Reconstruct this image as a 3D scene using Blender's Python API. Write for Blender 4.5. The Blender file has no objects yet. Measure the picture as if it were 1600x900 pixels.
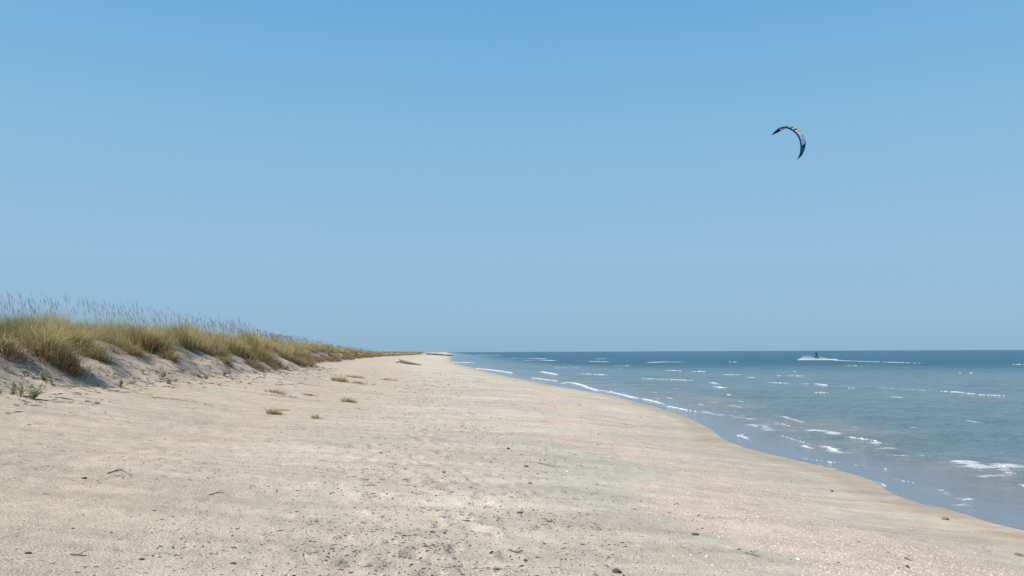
import bpy, bmesh, math, random
import numpy as np
from mathutils import Matrix, Vector
R = math.radians
random.seed(7); rng = np.random.default_rng(11)
S = bpy.context.scene
COL = S.collection

# ------------------------------------------------------------------ camera
F = 1244.0                    # focal length in pixels of the 1600 px wide photograph
CAMZ = 2.2                    # eye height above the sea
cd = bpy.data.cameras.new('camera'); cam = bpy.data.objects.new('camera', cd); COL.objects.link(cam)
cd.sensor_width = 36; cd.lens = 36 * F / 1600; cd.clip_start = .05; cd.clip_end = 40000
CM = Matrix.Translation((0, 0, CAMZ)) @ Matrix.Rotation(R(90 + 4.58), 4, 'X') @ Matrix.Rotation(R(-.23), 4, 'Z')
cam.matrix_world = CM
S.camera = cam
RM = CM.to_3x3()
def ray(px, py):
    return RM @ Vector(((px - 800) / F, -(py - 450) / F, -1))
def at_z(px, py, z=0.0):
    d = ray(px, py); t = (z - CAMZ) / d.z
    return Vector((d.x * t, d.y * t, z))
def at_depth(px, py, depth):
    d = ray(px, py); t = depth / d.y
    return Vector((d.x * t, depth, CAMZ + d.z * t))

# ------------------------------------------------------------------ light
SUN_EL, SUN_AZ = 51.0, -112.0          # azimuth from +Y (view direction), negative is to the left
w = bpy.data.worlds.new('World'); S.world = w; w.use_nodes = True
nt = w.node_tree; nt.nodes.clear()
def N(t, k, **kw):
    n = t.nodes.new(k)
    for a, b in kw.items():
        if a.startswith('i_'): n.inputs[a[2:]].default_value = b
        else: setattr(n, a, b)
    return n
sky = N(nt, 'ShaderNodeTexSky', sky_type='NISHITA'); sky.sun_disc = False
sky.sun_elevation = R(SUN_EL); sky.sun_rotation = R(SUN_AZ); sky.air_density = 1.0; sky.dust_density = .7; sky.ozone_density = 2.5
tc = N(nt, 'ShaderNodeTexCoord'); sx = N(nt, 'ShaderNodeSeparateXYZ'); nt.links.new(tc.outputs['Generated'], sx.inputs[0])
rp = N(nt, 'ShaderNodeValToRGB'); nt.links.new(sx.outputs['Z'], rp.inputs[0])
def s2l(c): 
    return tuple(((v/255)/12.92 if v/255 <= .04045 else ((v/255+.055)/1.055)**2.4) for v in c)
stops = [(0.0, (141,180,208)), (.035, (146,184,212)), (.12, (149,189,218)), (.26, (135,186,221)), (.40, (111,174,221)), (.70, (80,146,205)), (1.0, (63,125,190))]
el = rp.color_ramp.elements
el[0].position = 0; el[0].color = (*s2l(stops[0][1]), 1); el[1].position = 1; el[1].color = (*s2l(stops[-1][1]), 1)
for p, c in stops[1:-1]:
    e = el.new(p); e.color = (*s2l(c), 1)
sc = N(nt, 'ShaderNodeVectorMath', operation='SCALE'); sc.inputs['Scale'].default_value = 7.85
nt.links.new(rp.outputs[0], sc.inputs[0])
mx = N(nt, 'ShaderNodeMix', data_type='RGBA'); mx.inputs[0].default_value = .93
nt.links.new(sky.outputs[0], mx.inputs[6]); nt.links.new(sc.outputs[0], mx.inputs[7])
bg = N(nt, 'ShaderNodeBackground', i_Strength=.1); nt.links.new(mx.outputs[2], bg.inputs[0])
wo = N(nt, 'ShaderNodeOutputWorld'); nt.links.new(bg.outputs[0], wo.inputs[0])
sl = bpy.data.lights.new('sun', 'SUN'); sl.energy = 5.0; sl.angle = R(.55); sl.color = (1, .94, .845)
so = bpy.data.objects.new('sun', sl); COL.objects.link(so)
sd = Vector((math.sin(R(SUN_AZ)) * math.cos(R(SUN_EL)), math.cos(R(SUN_AZ)) * math.cos(R(SUN_EL)), math.sin(R(SUN_EL))))
so.rotation_euler = sd.to_track_quat('Z', 'Y').to_euler(); so.location = (0, 0, 60)
S.view_settings.view_transform = 'Standard'; S.view_settings.look = 'None'
S.view_settings.exposure = .35; S.view_settings.gamma = 1; S.view_settings.use_curve_mapping = False
S.cycles.max_bounces = 6

# ------------------------------------------------------------------ numpy noise
def _h(ix, iy, s):
    h = (ix.astype(np.int64) * 374761393 + iy.astype(np.int64) * 668265263 + s * 974634777) & 0xffffffff
    h = ((h ^ (h >> 13)) * 1274126177) & 0xffffffff
    h = ((h ^ (h >> 16)) * 2246822519) & 0xffffffff
    return ((h ^ (h >> 15)) & 0xffffff) / float(0xffffff)
def perlin(x, y, s=0):
    ix, iy = np.floor(x), np.floor(y); fx, fy = x - ix, y - iy
    u, v = fx*fx*fx*(fx*(fx*6-15)+10), fy*fy*fy*(fy*(fy*6-15)+10)
    def g(dx, dy):
        a = _h(ix + dx, iy + dy, s) * 2 * math.pi
        return np.cos(a) * (fx - dx) + np.sin(a) * (fy - dy)
    a = g(0,0) + u * (g(1,0) - g(0,0)); b = g(0,1) + u * (g(1,1) - g(0,1))
    return (a + v * (b - a)) * 1.4
def fbm(x, y, f, o=3, s=0, gain=.5):
    r = 0; a = 1; t = 0
    for i in range(o):
        r = r + a * perlin(x * f + 17.3 * i, y * f - 9.1 * i, s + i); t += a; a *= gain; f *= 2.03
    return r / t
def dents(x, y, cell, rad, prob, s, stretch=1.0):
    cx, cy = np.floor(x / cell), np.floor(y / cell); out = np.zeros_like(x)
    for dx in (-1, 0, 1):
        for dy in (-1, 0, 1):
            gx, gy = cx + dx, cy + dy
            px = (gx + _h(gx, gy, s)) * cell; py = (gy + _h(gx, gy, s + 1)) * cell
            on = _h(gx, gy, s + 2) < prob
            r = rad * (.6 + .8 * _h(gx, gy, s + 3)); a = (_h(gx, gy, s + 4) - .5) * 1.6
            qx = (x - px) * np.cos(a) + (y - py) * np.sin(a); qy = -(x - px) * np.sin(a) + (y - py) * np.cos(a)
            q = np.sqrt(qx**2 + (qy / stretch)**2) / r
            k = np.exp(-(q * 1.3)**4) - .35 * np.exp(-((q - 1.35) * 3)**2)
            out = np.where(on, out + k * (.5 + .5 * _h(gx, gy, s + 5)), out)
    return out
def sm(e0, e1, v):
    t = np.clip((v - e0) / (e1 - e0), 0, 1); return t * t * (3 - 2 * t)

# ------------------------------------------------------------------ the lie of the land
SHORE_PX = [(1600,829),(1550,817.5),(1512,805),(1475,794),(1437,787),(1412,779),(1385,766),(1372,755),(1350,746),(1307,734),(1260,722.5),
  (1225,715),(1200,709),(1162,699),(1137,690),(1122,680),(1104,667),(1080,655),(1030,637.5),(992,627.5),(955,617.5),(917,611),(875,604),(830,595),
  (800,590),(775,584),(745,576.5),(725,571.5),(708,567),(704.5,562),(706,557.5)]
SP = [at_z(a, b) for a, b in SHORE_PX]
sy = np.array([-4000, -60, -10, 3] + [p.y for p in SP] + [900, 2500, 9000.])
sxx = np.array([40, 12, 9.5, 7.6] + [p.x for p in SP] + [SP[-1].x*900/SP[-1].y*1.0, -205, -760.])
def xs(y): return np.interp(y, sy, sxx)
UD = 15.6
def height(x, y, fine=True, ndist=None):
    x = np.asarray(x, float); y = np.asarray(y, float)
    u = xs(y) - x
    d = np.sqrt(x * x + y * y); far = sm(60, 300, d)
    u = u + fbm(x, y, .22, 2, 3) * .25 * sm(0, 2, u)
    z = np.interp(u, [-60,-20,-4,-1,0,1.0,2.2,3.6,5.5,8.5,11.5,14,16], [-2.5,-1.2,-.35,-.09,0,.075,.2,.36,.5,.66,.9,1.22,1.5])
    ud = UD + .9 * fbm(x*.3, y, .12, 3, 21) * (1 - far) - 1.4 * far + .45*fbm(x, y, .55, 2, 25)
    v = u - ud
    rise = .95 - .45 * sm(70, 180, d) + .20 * fbm(x, y, .1, 2, 31)
    z = z + rise * sm(-.3, 2.4, v) + .22 * sm(1.5, 5, v) * (1-far) - .12 * far * sm(0, 3, v)
    z = z - .5 * sm(12, 40, v)
    z = z + (.16 * fbm(x, y, .45, 3, 41) + .10*fbm(x, y, 1.5, 3, 43)) * sm(-1.2, 1.5, v)
    dry = sm(.3, 2.5, u)
    z = z + .035 * fbm(x, y, .35, 2, 51) * dry * (1 - far)
    if fine:
        near = 1 - sm(25, 60, d)
        z = z + (.024 * fbm(x, y, 1.4, 4, 61, .6)) * dry * near
        z = z + .012 * fbm(x * .45, y * 1.3 + x*.3, 2.3, 2, 66) * sm(7.5, 10, u) * near      # wind-worked sand towards the dune
        tr = np.exp(-((x + .1 + .09*y + .5*fbm(x*0, y, .1, 2, 77)) / 1.25)**2)          # trodden strip
        n1 = sm(-.25, .35, fbm(x, y, .5, 2, 79))
        z = z - .034 * dents(x, y, .36, .085, .6, 81, 1.7) * tr * near
        z = z - .016 * dents(x, y, .31, .06, .35, 91, 1.5) * (n1 * .8) * dry * near
        z = z - .018 * dents(x, y, .55, .11, .35, 101, 1.4) * sm(7.5, 11, u) * near
    return z
def H(x, y): return float(height(np.array([x]), np.array([y]))[0])
def ground(px, py):
    d = ray(px, py); ts = 3.5 * (160 ** (np.arange(700) / 699)) / d.y
    g = CAMZ + d.z * ts - height(d.x * ts, d.y * ts, False)
    k = int(np.argmax(g < 0)) if (g < 0).any() else 699
    if k == 0: t_ = ts[0]
    else: t_ = ts[k-1] + (ts[k] - ts[k-1]) * g[k-1] / (g[k-1] - g[k] + 1e-12)
    x, y = d.x * float(t_), d.y * float(t_)
    return Vector((x, y, H(x, y)))

# ------------------------------------------------------------------ mesh helpers
def link(name, me, mat=None, parent=None):
    o = bpy.data.objects.new(name, me); COL.objects.link(o)
    if mat is not None and not me.materials: me.materials.append(mat)
    if parent is not None: o.parent = parent
    return o
def tag(o, label=None, cat=None, group=None, kind=None):
    for k, v in (('label', label), ('category', cat), ('group', group), ('kind', kind)):
        if v: o[k] = v
    return o
def np_mesh(name, co, faces, smooth=True, attrs=None, colors=None):
    """faces: (n,k) int array"""
    me = bpy.data.meshes.new(name); n, k = faces.shape
    me.vertices.add(len(co)); me.vertices.foreach_set('co', np.ascontiguousarray(co, np.float32).ravel())
    me.loops.add(n * k); me.loops.foreach_set('vertex_index', np.ascontiguousarray(faces, np.int32).ravel())
    me.polygons.add(n); me.polygons.foreach_set('loop_start', np.arange(0, n * k, k, dtype=np.int32))
    me.polygons.foreach_set('loop_total', np.full(n, k, np.int32)); me.polygons.foreach_set('use_smooth', np.full(n, smooth))
    me.update(calc_edges=True)
    for a, v in (attrs or {}).items():
        t = me.attributes.new(a, 'FLOAT', 'POINT'); t.data.foreach_set('value', np.ascontiguousarray(v, np.float32))
    for a, v in (colors or {}).items():
        t = me.attributes.new(a, 'FLOAT_COLOR', 'POINT'); t.data.foreach_set('color', np.ascontiguousarray(v, np.float32).ravel())
    return me
def tube(pts, rads, sides=6, cap=True):
    """tapered tube through pts -> verts, faces"""
    pts = [Vector(p) for p in pts]; vs = []; fs = []
    for i, p in enumerate(pts):
        t = (pts[min(i+1, len(pts)-1)] - pts[max(i-1, 0)]).normalized()
        a = t.cross(Vector((.13, .9, .41))).normalized(); b = t.cross(a)
        for k in range(sides):
            q = 2 * math.pi * k / sides; vs.append(p + (a * math.cos(q) + b * math.sin(q)) * rads[i])
    for i in range(len(pts) - 1):
        for k in range(sides):
            k2 = (k + 1) % sides; fs.append((i*sides+k, i*sides+k2, (i+1)*sides+k2, (i+1)*sides+k))
    if cap: fs.append(tuple(range(sides))[::-1]); fs.append(tuple(range((len(pts)-1)*sides, len(pts)*sides)))
    return vs, fs
class MB:
    def __init__(s): s.v = []; s.f = []
    def add(s, vf):
        n = len(s.v); s.v += [tuple(p) for p in vf[0]]; s.f += [tuple(i + n for i in f) for f in vf[1]]; return s
    def mesh(s, name, smooth=True):
        me = bpy.data.meshes.new(name); me.from_pydata(s.v, [], s.f)
        me.polygons.foreach_set('use_smooth', [smooth] * len(me.polygons)); me.update(); return me
    def build(s, name, mat, parent=None, smooth=True): return link(name, s.mesh(name, smooth), mat, parent)

# ------------------------------------------------------------------ materials
def mat(name):
    m = bpy.data.materials.new(name); m.use_nodes = True; t = m.node_tree
    return m, t, t.nodes['Principled BSDF']
def simple(name, col, rough=.8, var=.15, scale=20, bump=0, trans=0, metal=0):
    m, t, b = mat(name)
    g = N(t, 'ShaderNodeNewGeometry') if False else N(t, 'ShaderNodeTexCoord')
    n = N(t, 'ShaderNodeTexNoise', i_Scale=scale, i_Detail=4.0); t.links.new(g.outputs['Object'], n.inputs['Vector'])
    r = N(t, 'ShaderNodeMapRange'); t.links.new(n.outputs[0], r.inputs[0]); r.inputs[1].default_value = .3; r.inputs[2].default_value = .7
    r.inputs[3].default_value = 1 - var; r.inputs[4].default_value = 1 + var
    v = N(t, 'ShaderNodeVectorMath', operation='SCALE'); v.inputs[0].default_value = col; t.links.new(r.outputs[0], v.inputs['Scale'])
    t.links.new(v.outputs[0], b.inputs['Base Color']); b.inputs['Roughness'].default_value = rough; b.inputs['Metallic'].default_value = metal
    if bump:
        q = N(t, 'ShaderNodeBump', i_Strength=bump, i_Distance=.01); t.links.new(n.outputs[0], q.inputs['Height']); t.links.new(q.outputs[0], b.inputs['Normal'])
    if trans:
        tr = N(t, 'ShaderNodeBsdfTranslucent'); t.links.new(v.outputs[0], tr.inputs[0])
        ms = N(t, 'ShaderNodeMixShader', i_Fac=trans); t.links.new(b.outputs[0], ms.inputs[1]); t.links.new(tr.outputs[0], ms.inputs[2])
        t.links.new(ms.outputs[0], t.nodes['Material Output'].inputs[0])
    return m
def vcol(name, rough=.75, trans=0, spec=.3):
    m, t, b = mat(name); a = N(t, 'ShaderNodeAttribute', attribute_name='col')
    t.links.new(a.outputs['Color'], b.inputs['Base Color']); b.inputs['Roughness'].default_value = rough; b.inputs['Specular IOR Level'].default_value = spec
    if trans:
        tr = N(t, 'ShaderNodeBsdfTranslucent'); t.links.new(a.outputs['Color'], tr.inputs[0])
        ms = N(t, 'ShaderNodeMixShader', i_Fac=trans); t.links.new(b.outputs[0], ms.inputs[1]); t.links.new(tr.outputs[0], ms.inputs[2])
        t.links.new(ms.outputs[0], t.nodes['Material Output'].inputs[0])
    return m

def mixc(t, fac, a, b, mode='MIX'):
    n = N(t, 'ShaderNodeMix', data_type='RGBA', blend_type=mode)
    for i, v in ((0, fac), (6, a), (7, b)):
        if isinstance(v, (int, float)): n.inputs[i].default_value = v
        elif isinstance(v, tuple): n.inputs[i].default_value = (*v, 1)
        else: t.links.new(v, n.inputs[i])
    return n.outputs[2]
def mrange(t, v, a, b, c=0, d=1):
    n = N(t, 'ShaderNodeMapRange', clamp=True); t.links.new(v, n.inputs[0])
    for i, q in ((1, a), (2, b), (3, c), (4, d)): n.inputs[i].default_value = q
    return n.outputs[0]
def math_(t, op, a, b):
    n = N(t, 'ShaderNodeMath', operation=op)
    for i, v in ((0, a), (1, b)):
        if isinstance(v, (int, float)): n.inputs[i].default_value = v
        else: t.links.new(v, n.inputs[i])
    return n.outputs[0]
def noise(t, vec, scale, detail=4, rough=.55, sx_=(1,1,1)):
    mp = N(t, 'ShaderNodeMapping'); mp.inputs['Scale'].default_value = sx_; t.links.new(vec, mp.inputs[0])
    n = N(t, 'ShaderNodeTexNoise', i_Scale=scale, i_Detail=float(detail), i_Roughness=rough); t.links.new(mp.outputs[0], n.inputs['Vector'])
    return n.outputs[0]

# sand
SAND, t, b = mat('sand')
geo = N(t, 'ShaderNodeNewGeometry'); P = geo.outputs['Position']
att = {k: N(t, 'ShaderNodeAttribute', attribute_name=k).outputs['Fac'] for k in ('wet', 'shell', 'warm', 'grey', 'litter')}
big = noise(t, P, .5, 5, .62, (.35, 1.1, 1)); med = noise(t, P, 4, 5, .6); fin = noise(t, P, 42, 3, .6); gr = noise(t, P, 170, 2, .6)
c = mixc(t, mrange(t, big, .42, .6), (.455, .395, .312), (.57, .495, .392))
c = mixc(t, att['grey'], c, (.455, .412, .338))
c = mixc(t, att['warm'], c, (.50, .405, .305))
c = mixc(t, att['shell'], c, (.54, .432, .347))
c = mixc(t, att['litter'], c, (.23, .185, .135))
c = mixc(t, 1.0, c, mixc(t, mrange(t, med, .3, .7), (.90, .89, .88), (1.08, 1.08, 1.08)), 'MULTIPLY')
stk = noise(t, P, 1.5, 5, .65, (.3, 1.5, 1))
c = mixc(t, 1.0, c, mixc(t, mrange(t, stk, .38, .6), (.87, .87, .865), (1.06, 1.06, 1.06)), 'MULTIPLY')
c = mixc(t, 1.0, c, mixc(t, mrange(t, fin, .32, .68), (.84, .83, .82), (1.13, 1.13, 1.13)), 'MULTIPLY')
c = mixc(t, 1.0, c, mixc(t, mrange(t, gr, .3, .7), (.85, .85, .85), (1.13, 1.13, 1.13)), 'MULTIPLY')
vo = N(t, 'ShaderNodeTexVoronoi', i_Scale=38.0); t.links.new(P, vo.inputs['Vector'])
chip = math_(t, 'MULTIPLY', mrange(t, vo.outputs['Distance'], .36, .2), mrange(t, noise(t, P, 9, 3, .6), .42, .62))
hs = N(t, 'ShaderNodeSeparateColor'); t.links.new(vo.outputs['Color'], hs.inputs[0])
chipc = mixc(t, mrange(t, hs.outputs[0], .2, .9), (.42, .30, .235), (.66, .60, .53))
c = mixc(t, math_(t, 'MULTIPLY', chip, math_(t, 'ADD', math_(t, 'MULTIPLY', att['shell'], .75), .12)), c, chipc)
vo2 = N(t, 'ShaderNodeTexVoronoi', i_Scale=11.0); mp2 = N(t, 'ShaderNodeMapping'); mp2.inputs['Scale'].default_value = (1, 1.6, 1)
t.links.new(P, mp2.inputs[0]); t.links.new(mp2.outputs[0], vo2.inputs['Vector'])
speck = math_(t, 'MULTIPLY', mrange(t, vo2.outputs['Distance'], .17, .08), mrange(t, noise(t, P, 1.3, 4, .6), .5, .62))
c = mixc(t, math_(t, 'MULTIPLY', speck, .75), c, (.15, .12, .09))
c = mixc(t, att['wet'], c, mixc(t, 1.0, c, (.78, .71, .63), 'MULTIPLY'))
t.links.new(c, b.inputs['Base Color'])
t.links.new(mrange(t, att['wet'], 0, 1, .95, .6), b.inputs['Roughness']); b.inputs['Specular IOR Level'].default_value = .25
bsum = math_(t, 'ADD', math_(t, 'MULTIPLY', fin, .6), math_(t, 'MULTIPLY', med, 1.0))
bsum = math_(t, 'ADD', bsum, math_(t, 'MULTIPLY', gr, .22))
bp = N(t, 'ShaderNodeBump', i_Distance=.06); t.links.new(bsum, bp.inputs['Height']); t.links.new(mrange(t, att['wet'], 0, 1, .7, .15), bp.inputs['Strength'])
t.links.new(bp.outputs[0], b.inputs['Normal'])

# water
WATER, t, b = mat('sea_water')
geo = N(t, 'ShaderNodeNewGeometry'); P = geo.outputs['Position']
A = {k: N(t, 'ShaderNodeAttribute', attribute_name=k).outputs['Fac'] for k in ('shallow', 'foam', 'offshore', 'film', 'ripple', 'silt')}
c = mixc(t, A['offshore'], (.112, .168, .186), (.034, .104, .148))
c = mixc(t, mrange(t, noise(t, P, .05, 4, .6, (.5, 1.6, 1)), .4, .65), c, mixc(t, .3, c, (.13, .19, .20)))
c = mixc(t, math_(t, 'MULTIPLY', A['silt'], .85), c, (.27, .245, .215))
c = mixc(t, A['shallow'], c, (.16, .165, .17))
c = mixc(t, A['film'], c, (.16, .17, .18))
lace = noise(t, P, 5, 6, .65, (.7, 1, 1))
fm = math_(t, 'MULTIPLY', mrange(t, math_(t, 'ADD', lace, A['foam']), .98, 1.12), .9)
c = mixc(t, fm, c, (.58, .58, .57))
t.links.new(c, b.inputs['Base Color'])
b.inputs['IOR'].default_value = 1.33
t.links.new(math_(t, 'MAXIMUM', mrange(t, fm, 0, 1, .1, .8), mrange(t, A['offshore'], 0, 1, 0, .42)), b.inputs['Roughness'])
t.links.new(math_(t, 'SUBTRACT', mrange(t, A['offshore'], 0, 1, .42, .17), math_(t, 'MULTIPLY', A['silt'], .2)), b.inputs['Specular IOR Level'])
w1 = noise(t, P, 1.5, 5, .6, (.5, 1.7, 1)); w2 = noise(t, P, 7, 4, .6, (.6, 1.5, 1))
hh = math_(t, 'ADD', math_(t, 'MULTIPLY', w1, .52), math_(t, 'MULTIPLY', w2, .055))
bp = N(t, 'ShaderNodeBump', i_Distance=1.0); t.links.new(hh, bp.inputs['Height']); t.links.new(A['ripple'], bp.inputs['Strength'])
t.links.new(bp.outputs[0], b.inputs['Normal'])

FOAM = simple('foam', (.60, .61, .61), .9, .08, 14, .4)

# ------------------------------------------------------------------ ground and sea sheets (ring grids round the viewpoint)
def ring_grid(dstep, a0=-38.5, a1=38.5, ratio=1.0062):
    ang = np.concatenate([np.arange(-180, a0, 2.5), np.arange(a0, a1 + 1e-6, dstep), np.arange(a1 + 2.5, 180.01, 2.5)])
    rr = [.3, .6, 1, 1.6, 2.2, 2.8, 3.3]; r = 3.8
    while r < 45: rr.append(r); r *= ratio
    while r < 420: rr.append(r); r *= 1.013
    while r < 14000: rr.append(r); r *= 1.09
    rr = np.array(rr); a = np.radians(ang)
    X = np.outer(rr, np.sin(a)); Y = np.outer(rr, np.cos(a))
    nr, na = X.shape; i = np.arange(nr * na).reshape(nr, na)
    Fc = np.stack([i[:-1,:-1], i[:-1,1:], i[1:,1:], i[1:,:-1]], -1).reshape(-1, 4)
    return X.ravel(), Y.ravel(), Fc
def compact(co, fc, keepf, attrs):
    fc = fc[keepf]; used = np.zeros(len(co), bool); used[fc.ravel()] = True
    m = np.cumsum(used) - 1
    return co[used], m[fc], {k: v[used] for k, v in attrs.items()}

X, Y, Fc = ring_grid(.155)
Z = height(X, Y); U = xs(Y) - X; D = np.hypot(X, Y)
ud = UD
edge = .25 * fbm(X, Y, .6, 3, 5) + .5 * fbm(X, Y, .12, 2, 6)
wet = (1 - sm(.3, 1.0, U + edge)) + .3 * (1 - sm(1.2, 2.8, U + edge * 2))
wet = np.clip(wet, 0, 1)
shell = sm(-.05, .45, fbm(X, Y, .32, 3, 8) + .5 * np.exp(-((U - 3.4) / 1.3)**2) - .08) * sm(1.2, 2.2, U + edge) * (1 - sm(8.5, 11.5, U))
shell = np.maximum(shell, .55 * sm(.0, .45, fbm(X, Y, .4, 3, 9)) * sm(6, 7.5, U) * (1 - sm(10, 13, U)) * (1 - sm(12, 20, Y)))
grey = sm(-.12, .3, fbm(X * .7, Y, .22, 3, 12)) * (1 - sm(8.5, 11.5, U)) * .7 * (1 - shell * .8)
warm = sm(7.5, 11, U + 1.8 * fbm(X, Y, .2, 2, 14))
v = U - UD
litter = np.clip(sm(.4, 1.6, v) * .75 + .35*sm(-1.2, .6, v)*sm(.1, .5, fbm(X, Y, 1.2, 3, 15)), 0, 1)
co = np.stack([X, Y, Z], 1)
Uf = U[Fc].max(1)
co2, f2, at2 = compact(co, Fc, Uf > -4, dict(wet=wet, shell=shell, grey=grey, warm=warm, litter=litter))
beach = link('beach_sand', np_mesh('beach_sand', co2, f2, True, at2), SAND)
tag(beach, 'wide pale shell-strewn sand beach rising to the grassy dune', kind='structure')

# foam lines in the photograph, put where they lie on the water: (points, crest height m, spread m, strength)
FL = [
 ([(1508,727),(1524,733),(1540,736),(1556,737),(1568,735),(1576,732)], .10, .26, 1.0), ([(1574,733),(1588,736),(1604,740)], .03, .08, .6),
 ([(1461,763),(1470,769),(1482,776),(1496,781),(1508,784)], .03, .08, .8), ([(1500,784),(1524,783)], .035, .07, .8), ([(1498,791),(1520,787)], .02, .08, .7),
 ([(1273,675),(1284,677),(1296,678),(1306,681)], .085, .2, 1.0), ([(1306,681),(1325,684),(1345,687),(1366,690),(1385,698)], .03, .1, .6),
 ([(1377,704),(1390,703),(1403,704)], .055, .14, .9), ([(1430,713),(1451,714)], .03, .07, .8), ([(1418,718),(1428,719)], .03, .06, .7),
 ([(1279,698),(1292,700),(1303,705),(1306,709)], .04, .18, .9), ([(1260,718),(1280,721),(1312,725)], .02, .05, .7), ([(1262,719),(1254,716)], .02, .04, .6),
 ([(1345,730),(1362,733)], .02, .06, .7), ([(1398,737),(1412,737)], .035, .07, .8), ([(1382,734),(1390,735)], .02, .05, .7), ([(1403,751),(1418,754),(1430,757)], .02, .06, .7),
 ([(1000,623),(1018,627),(1037,632)], .05, .3, .9), ([(1037,634),(1075,642),(1131,650)], .03, .13, .75), ([(1131,650),(1157,654),(1180,657)], .065, .2, .9),
 ([(1190,661),(1230,667)], .03, .1, .7), ([(1107,630),(1127,629)], .05, .2, .9), ([(1187,666),(1196,670),(1202,674)], .06, .22, .9),
 ([(1146,680),(1160,684),(1178,691)], .02, .08, .7), ([(1162,680),(1150,682)], .02, .06, .6), ([(1218,680),(1262,694)], .015, .05, .5), ([(1210,660),(1240,668)], .02, .06, .5),
 ([(1110,598),(1121,600)], .04, .25, .6), ([(1118,605),(1128,606.5),(1140,606)], .07, .25, .85), ([(1270,614),(1294,614)], .06, .2, .9), ([(1251,600),(1272,600),(1293,603)], .07, .2, .9),
 ([(1202,598),(1219,599),(1236,600)], .06, .2, .85), ([(1362,606),(1412,609),(1455,611)], .085, .3, 1.0), ([(1455,611),(1491,613),(1530,617),(1572,619)], .04, .2, .75),
 ([(1169,609),(1204,610)], .05, .2, .7), ([(1390,620),(1412,622)], .05, .2, .8), ([(1129,586),(1157,586)], .08, .4, .8), ([(1169,590),(1182,590)], .06, .3, .9),
 ([(1081,581),(1103,581)], .07, .4, .9), ([(1000,592),(1040,593),(1082,595)], .07, .4, .8), ([(1043,579),(1067,580)], .06, .3, .6), ([(1139,566),(1150,566)], .1, .6, .8),
 ([(1011,567),(1040,566),(1075,566)], .1, .8, .7), ([(745,576),(767,578)], .06, .5, .8), ([(767,578),(800,583)], .04, .4, .6), ([(797,560),(825,560),(855,561)], .12, 1., .7), ([(817,563),(845,563),(869,564)], .12, 1., .85),
 ([(929,561),(952,561)], .14, 1., .9), ([(920,565),(950,566)], .08, .8, .6), ([(845,581),(872,586)], .06, .5, .7), ([(830,591),(842,592),(869,596)], .06, .4, .9),
 ([(876,600),(888,598),(900,600),(915,604)], .07, .5, .9), ([(905,602),(932,610),(952,612)], .04, .3, .8), ([(952,612),(1000,624)], .03, .2, .8), ([(707,566),(740,567)], .05, .6, .6),
 ([(1585,570),(1604,570)], .1, .6, .7), ([(745,555),(790,555)], .14, 2, .6), ([(900,584),(950,586)], .03, .4, .4), ([(870,575),(905,575)], .03, .4, .4),
 ([(1320,572),(1350,572)], .06, .5, .35), ([(1500,583),(1530,583)], .05, .4, .3), ([(1225,581),(1250,581)], .05, .4, .35), ([(960,572),(990,572)], .06, .5, .5),
 ([(1295,605),(1335,607)], .03, .3, .5), ([(1212,587),(1260,588)], .05, .4, .3), ([(1300,562.8),(1318,563.8),(1340,564.7)], .09, .45, .85), ([(1340,564.7),(1385,566.2),(1442,567.6)], .05, .4, .55),
]
FW = [([at_z(a, b_) for a, b_ in pts], h, s, k) for pts, h, s, k in FL]
FW = [(p, h * (1 - .45 * float(sm(22, 45, p[0].length))), s, k * (1 - .12 * float(sm(22, 45, p[0].length)))) for p, h, s, k in FW]

X, Y, Fc = ring_grid(.16)
U = xs(Y) - X; D = np.hypot(X, Y)
deep = sm(0, 6, -U)
nf = 1 - sm(120, 260, D)
wz = (.075 * fbm(X * .45, Y * 1.25 + .25 * X, .55, 3, 201) + .022 * fbm(X * .6, Y * 1.3, 1.9, 2, 205)) * deep * nf
wz = wz + .05 * np.clip(np.sin((Y * .9 + X * .38 + 2.2 * fbm(X, Y, .08, 2, 209))*1.15), -.3, 1)**3 * sm(1.5, 7, -U) * nf * (1 - sm(50, 110, D))
foam = np.zeros_like(X)
for pts, h, s, k in FW:
    for p, q in zip(pts[:-1], pts[1:]):
        m = max(s * 6, 1.5)
        sel = np.where((X > min(p.x, q.x) - m) & (X < max(p.x, q.x) + m) & (Y > min(p.y, q.y) - m) & (Y < max(p.y, q.y) + m))[0]
        if not len(sel): continue
        dx, dy = q.x - p.x, q.y - p.y; L2 = dx*dx + dy*dy + 1e-9
        tt = np.clip(((X[sel]-p.x) * dx + (Y[sel]-p.y) * dy) / L2, 0, 1)
        dd = np.hypot(X[sel] - p.x - tt*dx, Y[sel] - p.y - tt*dy)
        foam[sel] = np.maximum(foam[sel], k * .60 * np.exp(-(dd / (s * 2.1 + .03))**2))
        wz[sel] = np.maximum(wz[sel], h * .8 * np.exp(-(dd / (s * 1.8 + .05))**2))
# broken water near the shore
zone = sm(.3, 1.2, -U) * (1 - sm(3.0, 6.5, -U))
foam = np.maximum(foam, .46 * zone * sm(-.05, .4, fbm(X * .5 + Y*.2, Y, .9, 3, 301)) * (1-sm(60, 120, D)))
for lv, sd in ((-.7, 1), (-1.5, 2), (-2.3, 3), (-3.2, 4), (-4.4, 5), (-6, 6), (-8.5, 7)):
    wdt = .09 + D * .0025
    ln_ = np.exp(-((U - lv + .55 * fbm(X * .8, Y, .28, 3, 600 + sd)) / wdt) ** 2)
    foam = np.maximum(foam, .68 * ln_ * sm(.02 + .03 * sd, .38, fbm(X, Y, .5, 2, 620 + sd) + .04) * (1 - sm(45, 90, D)))
foam = np.maximum(foam, .60 * sm(-.35, .3, fbm(X, Y, .7, 2, 655)) * np.exp(-((U + .03 + .05 * fbm(X, Y, 1.2, 2, 303)) / .06)**2) * (1 - sm(25, 60, D)))
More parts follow.
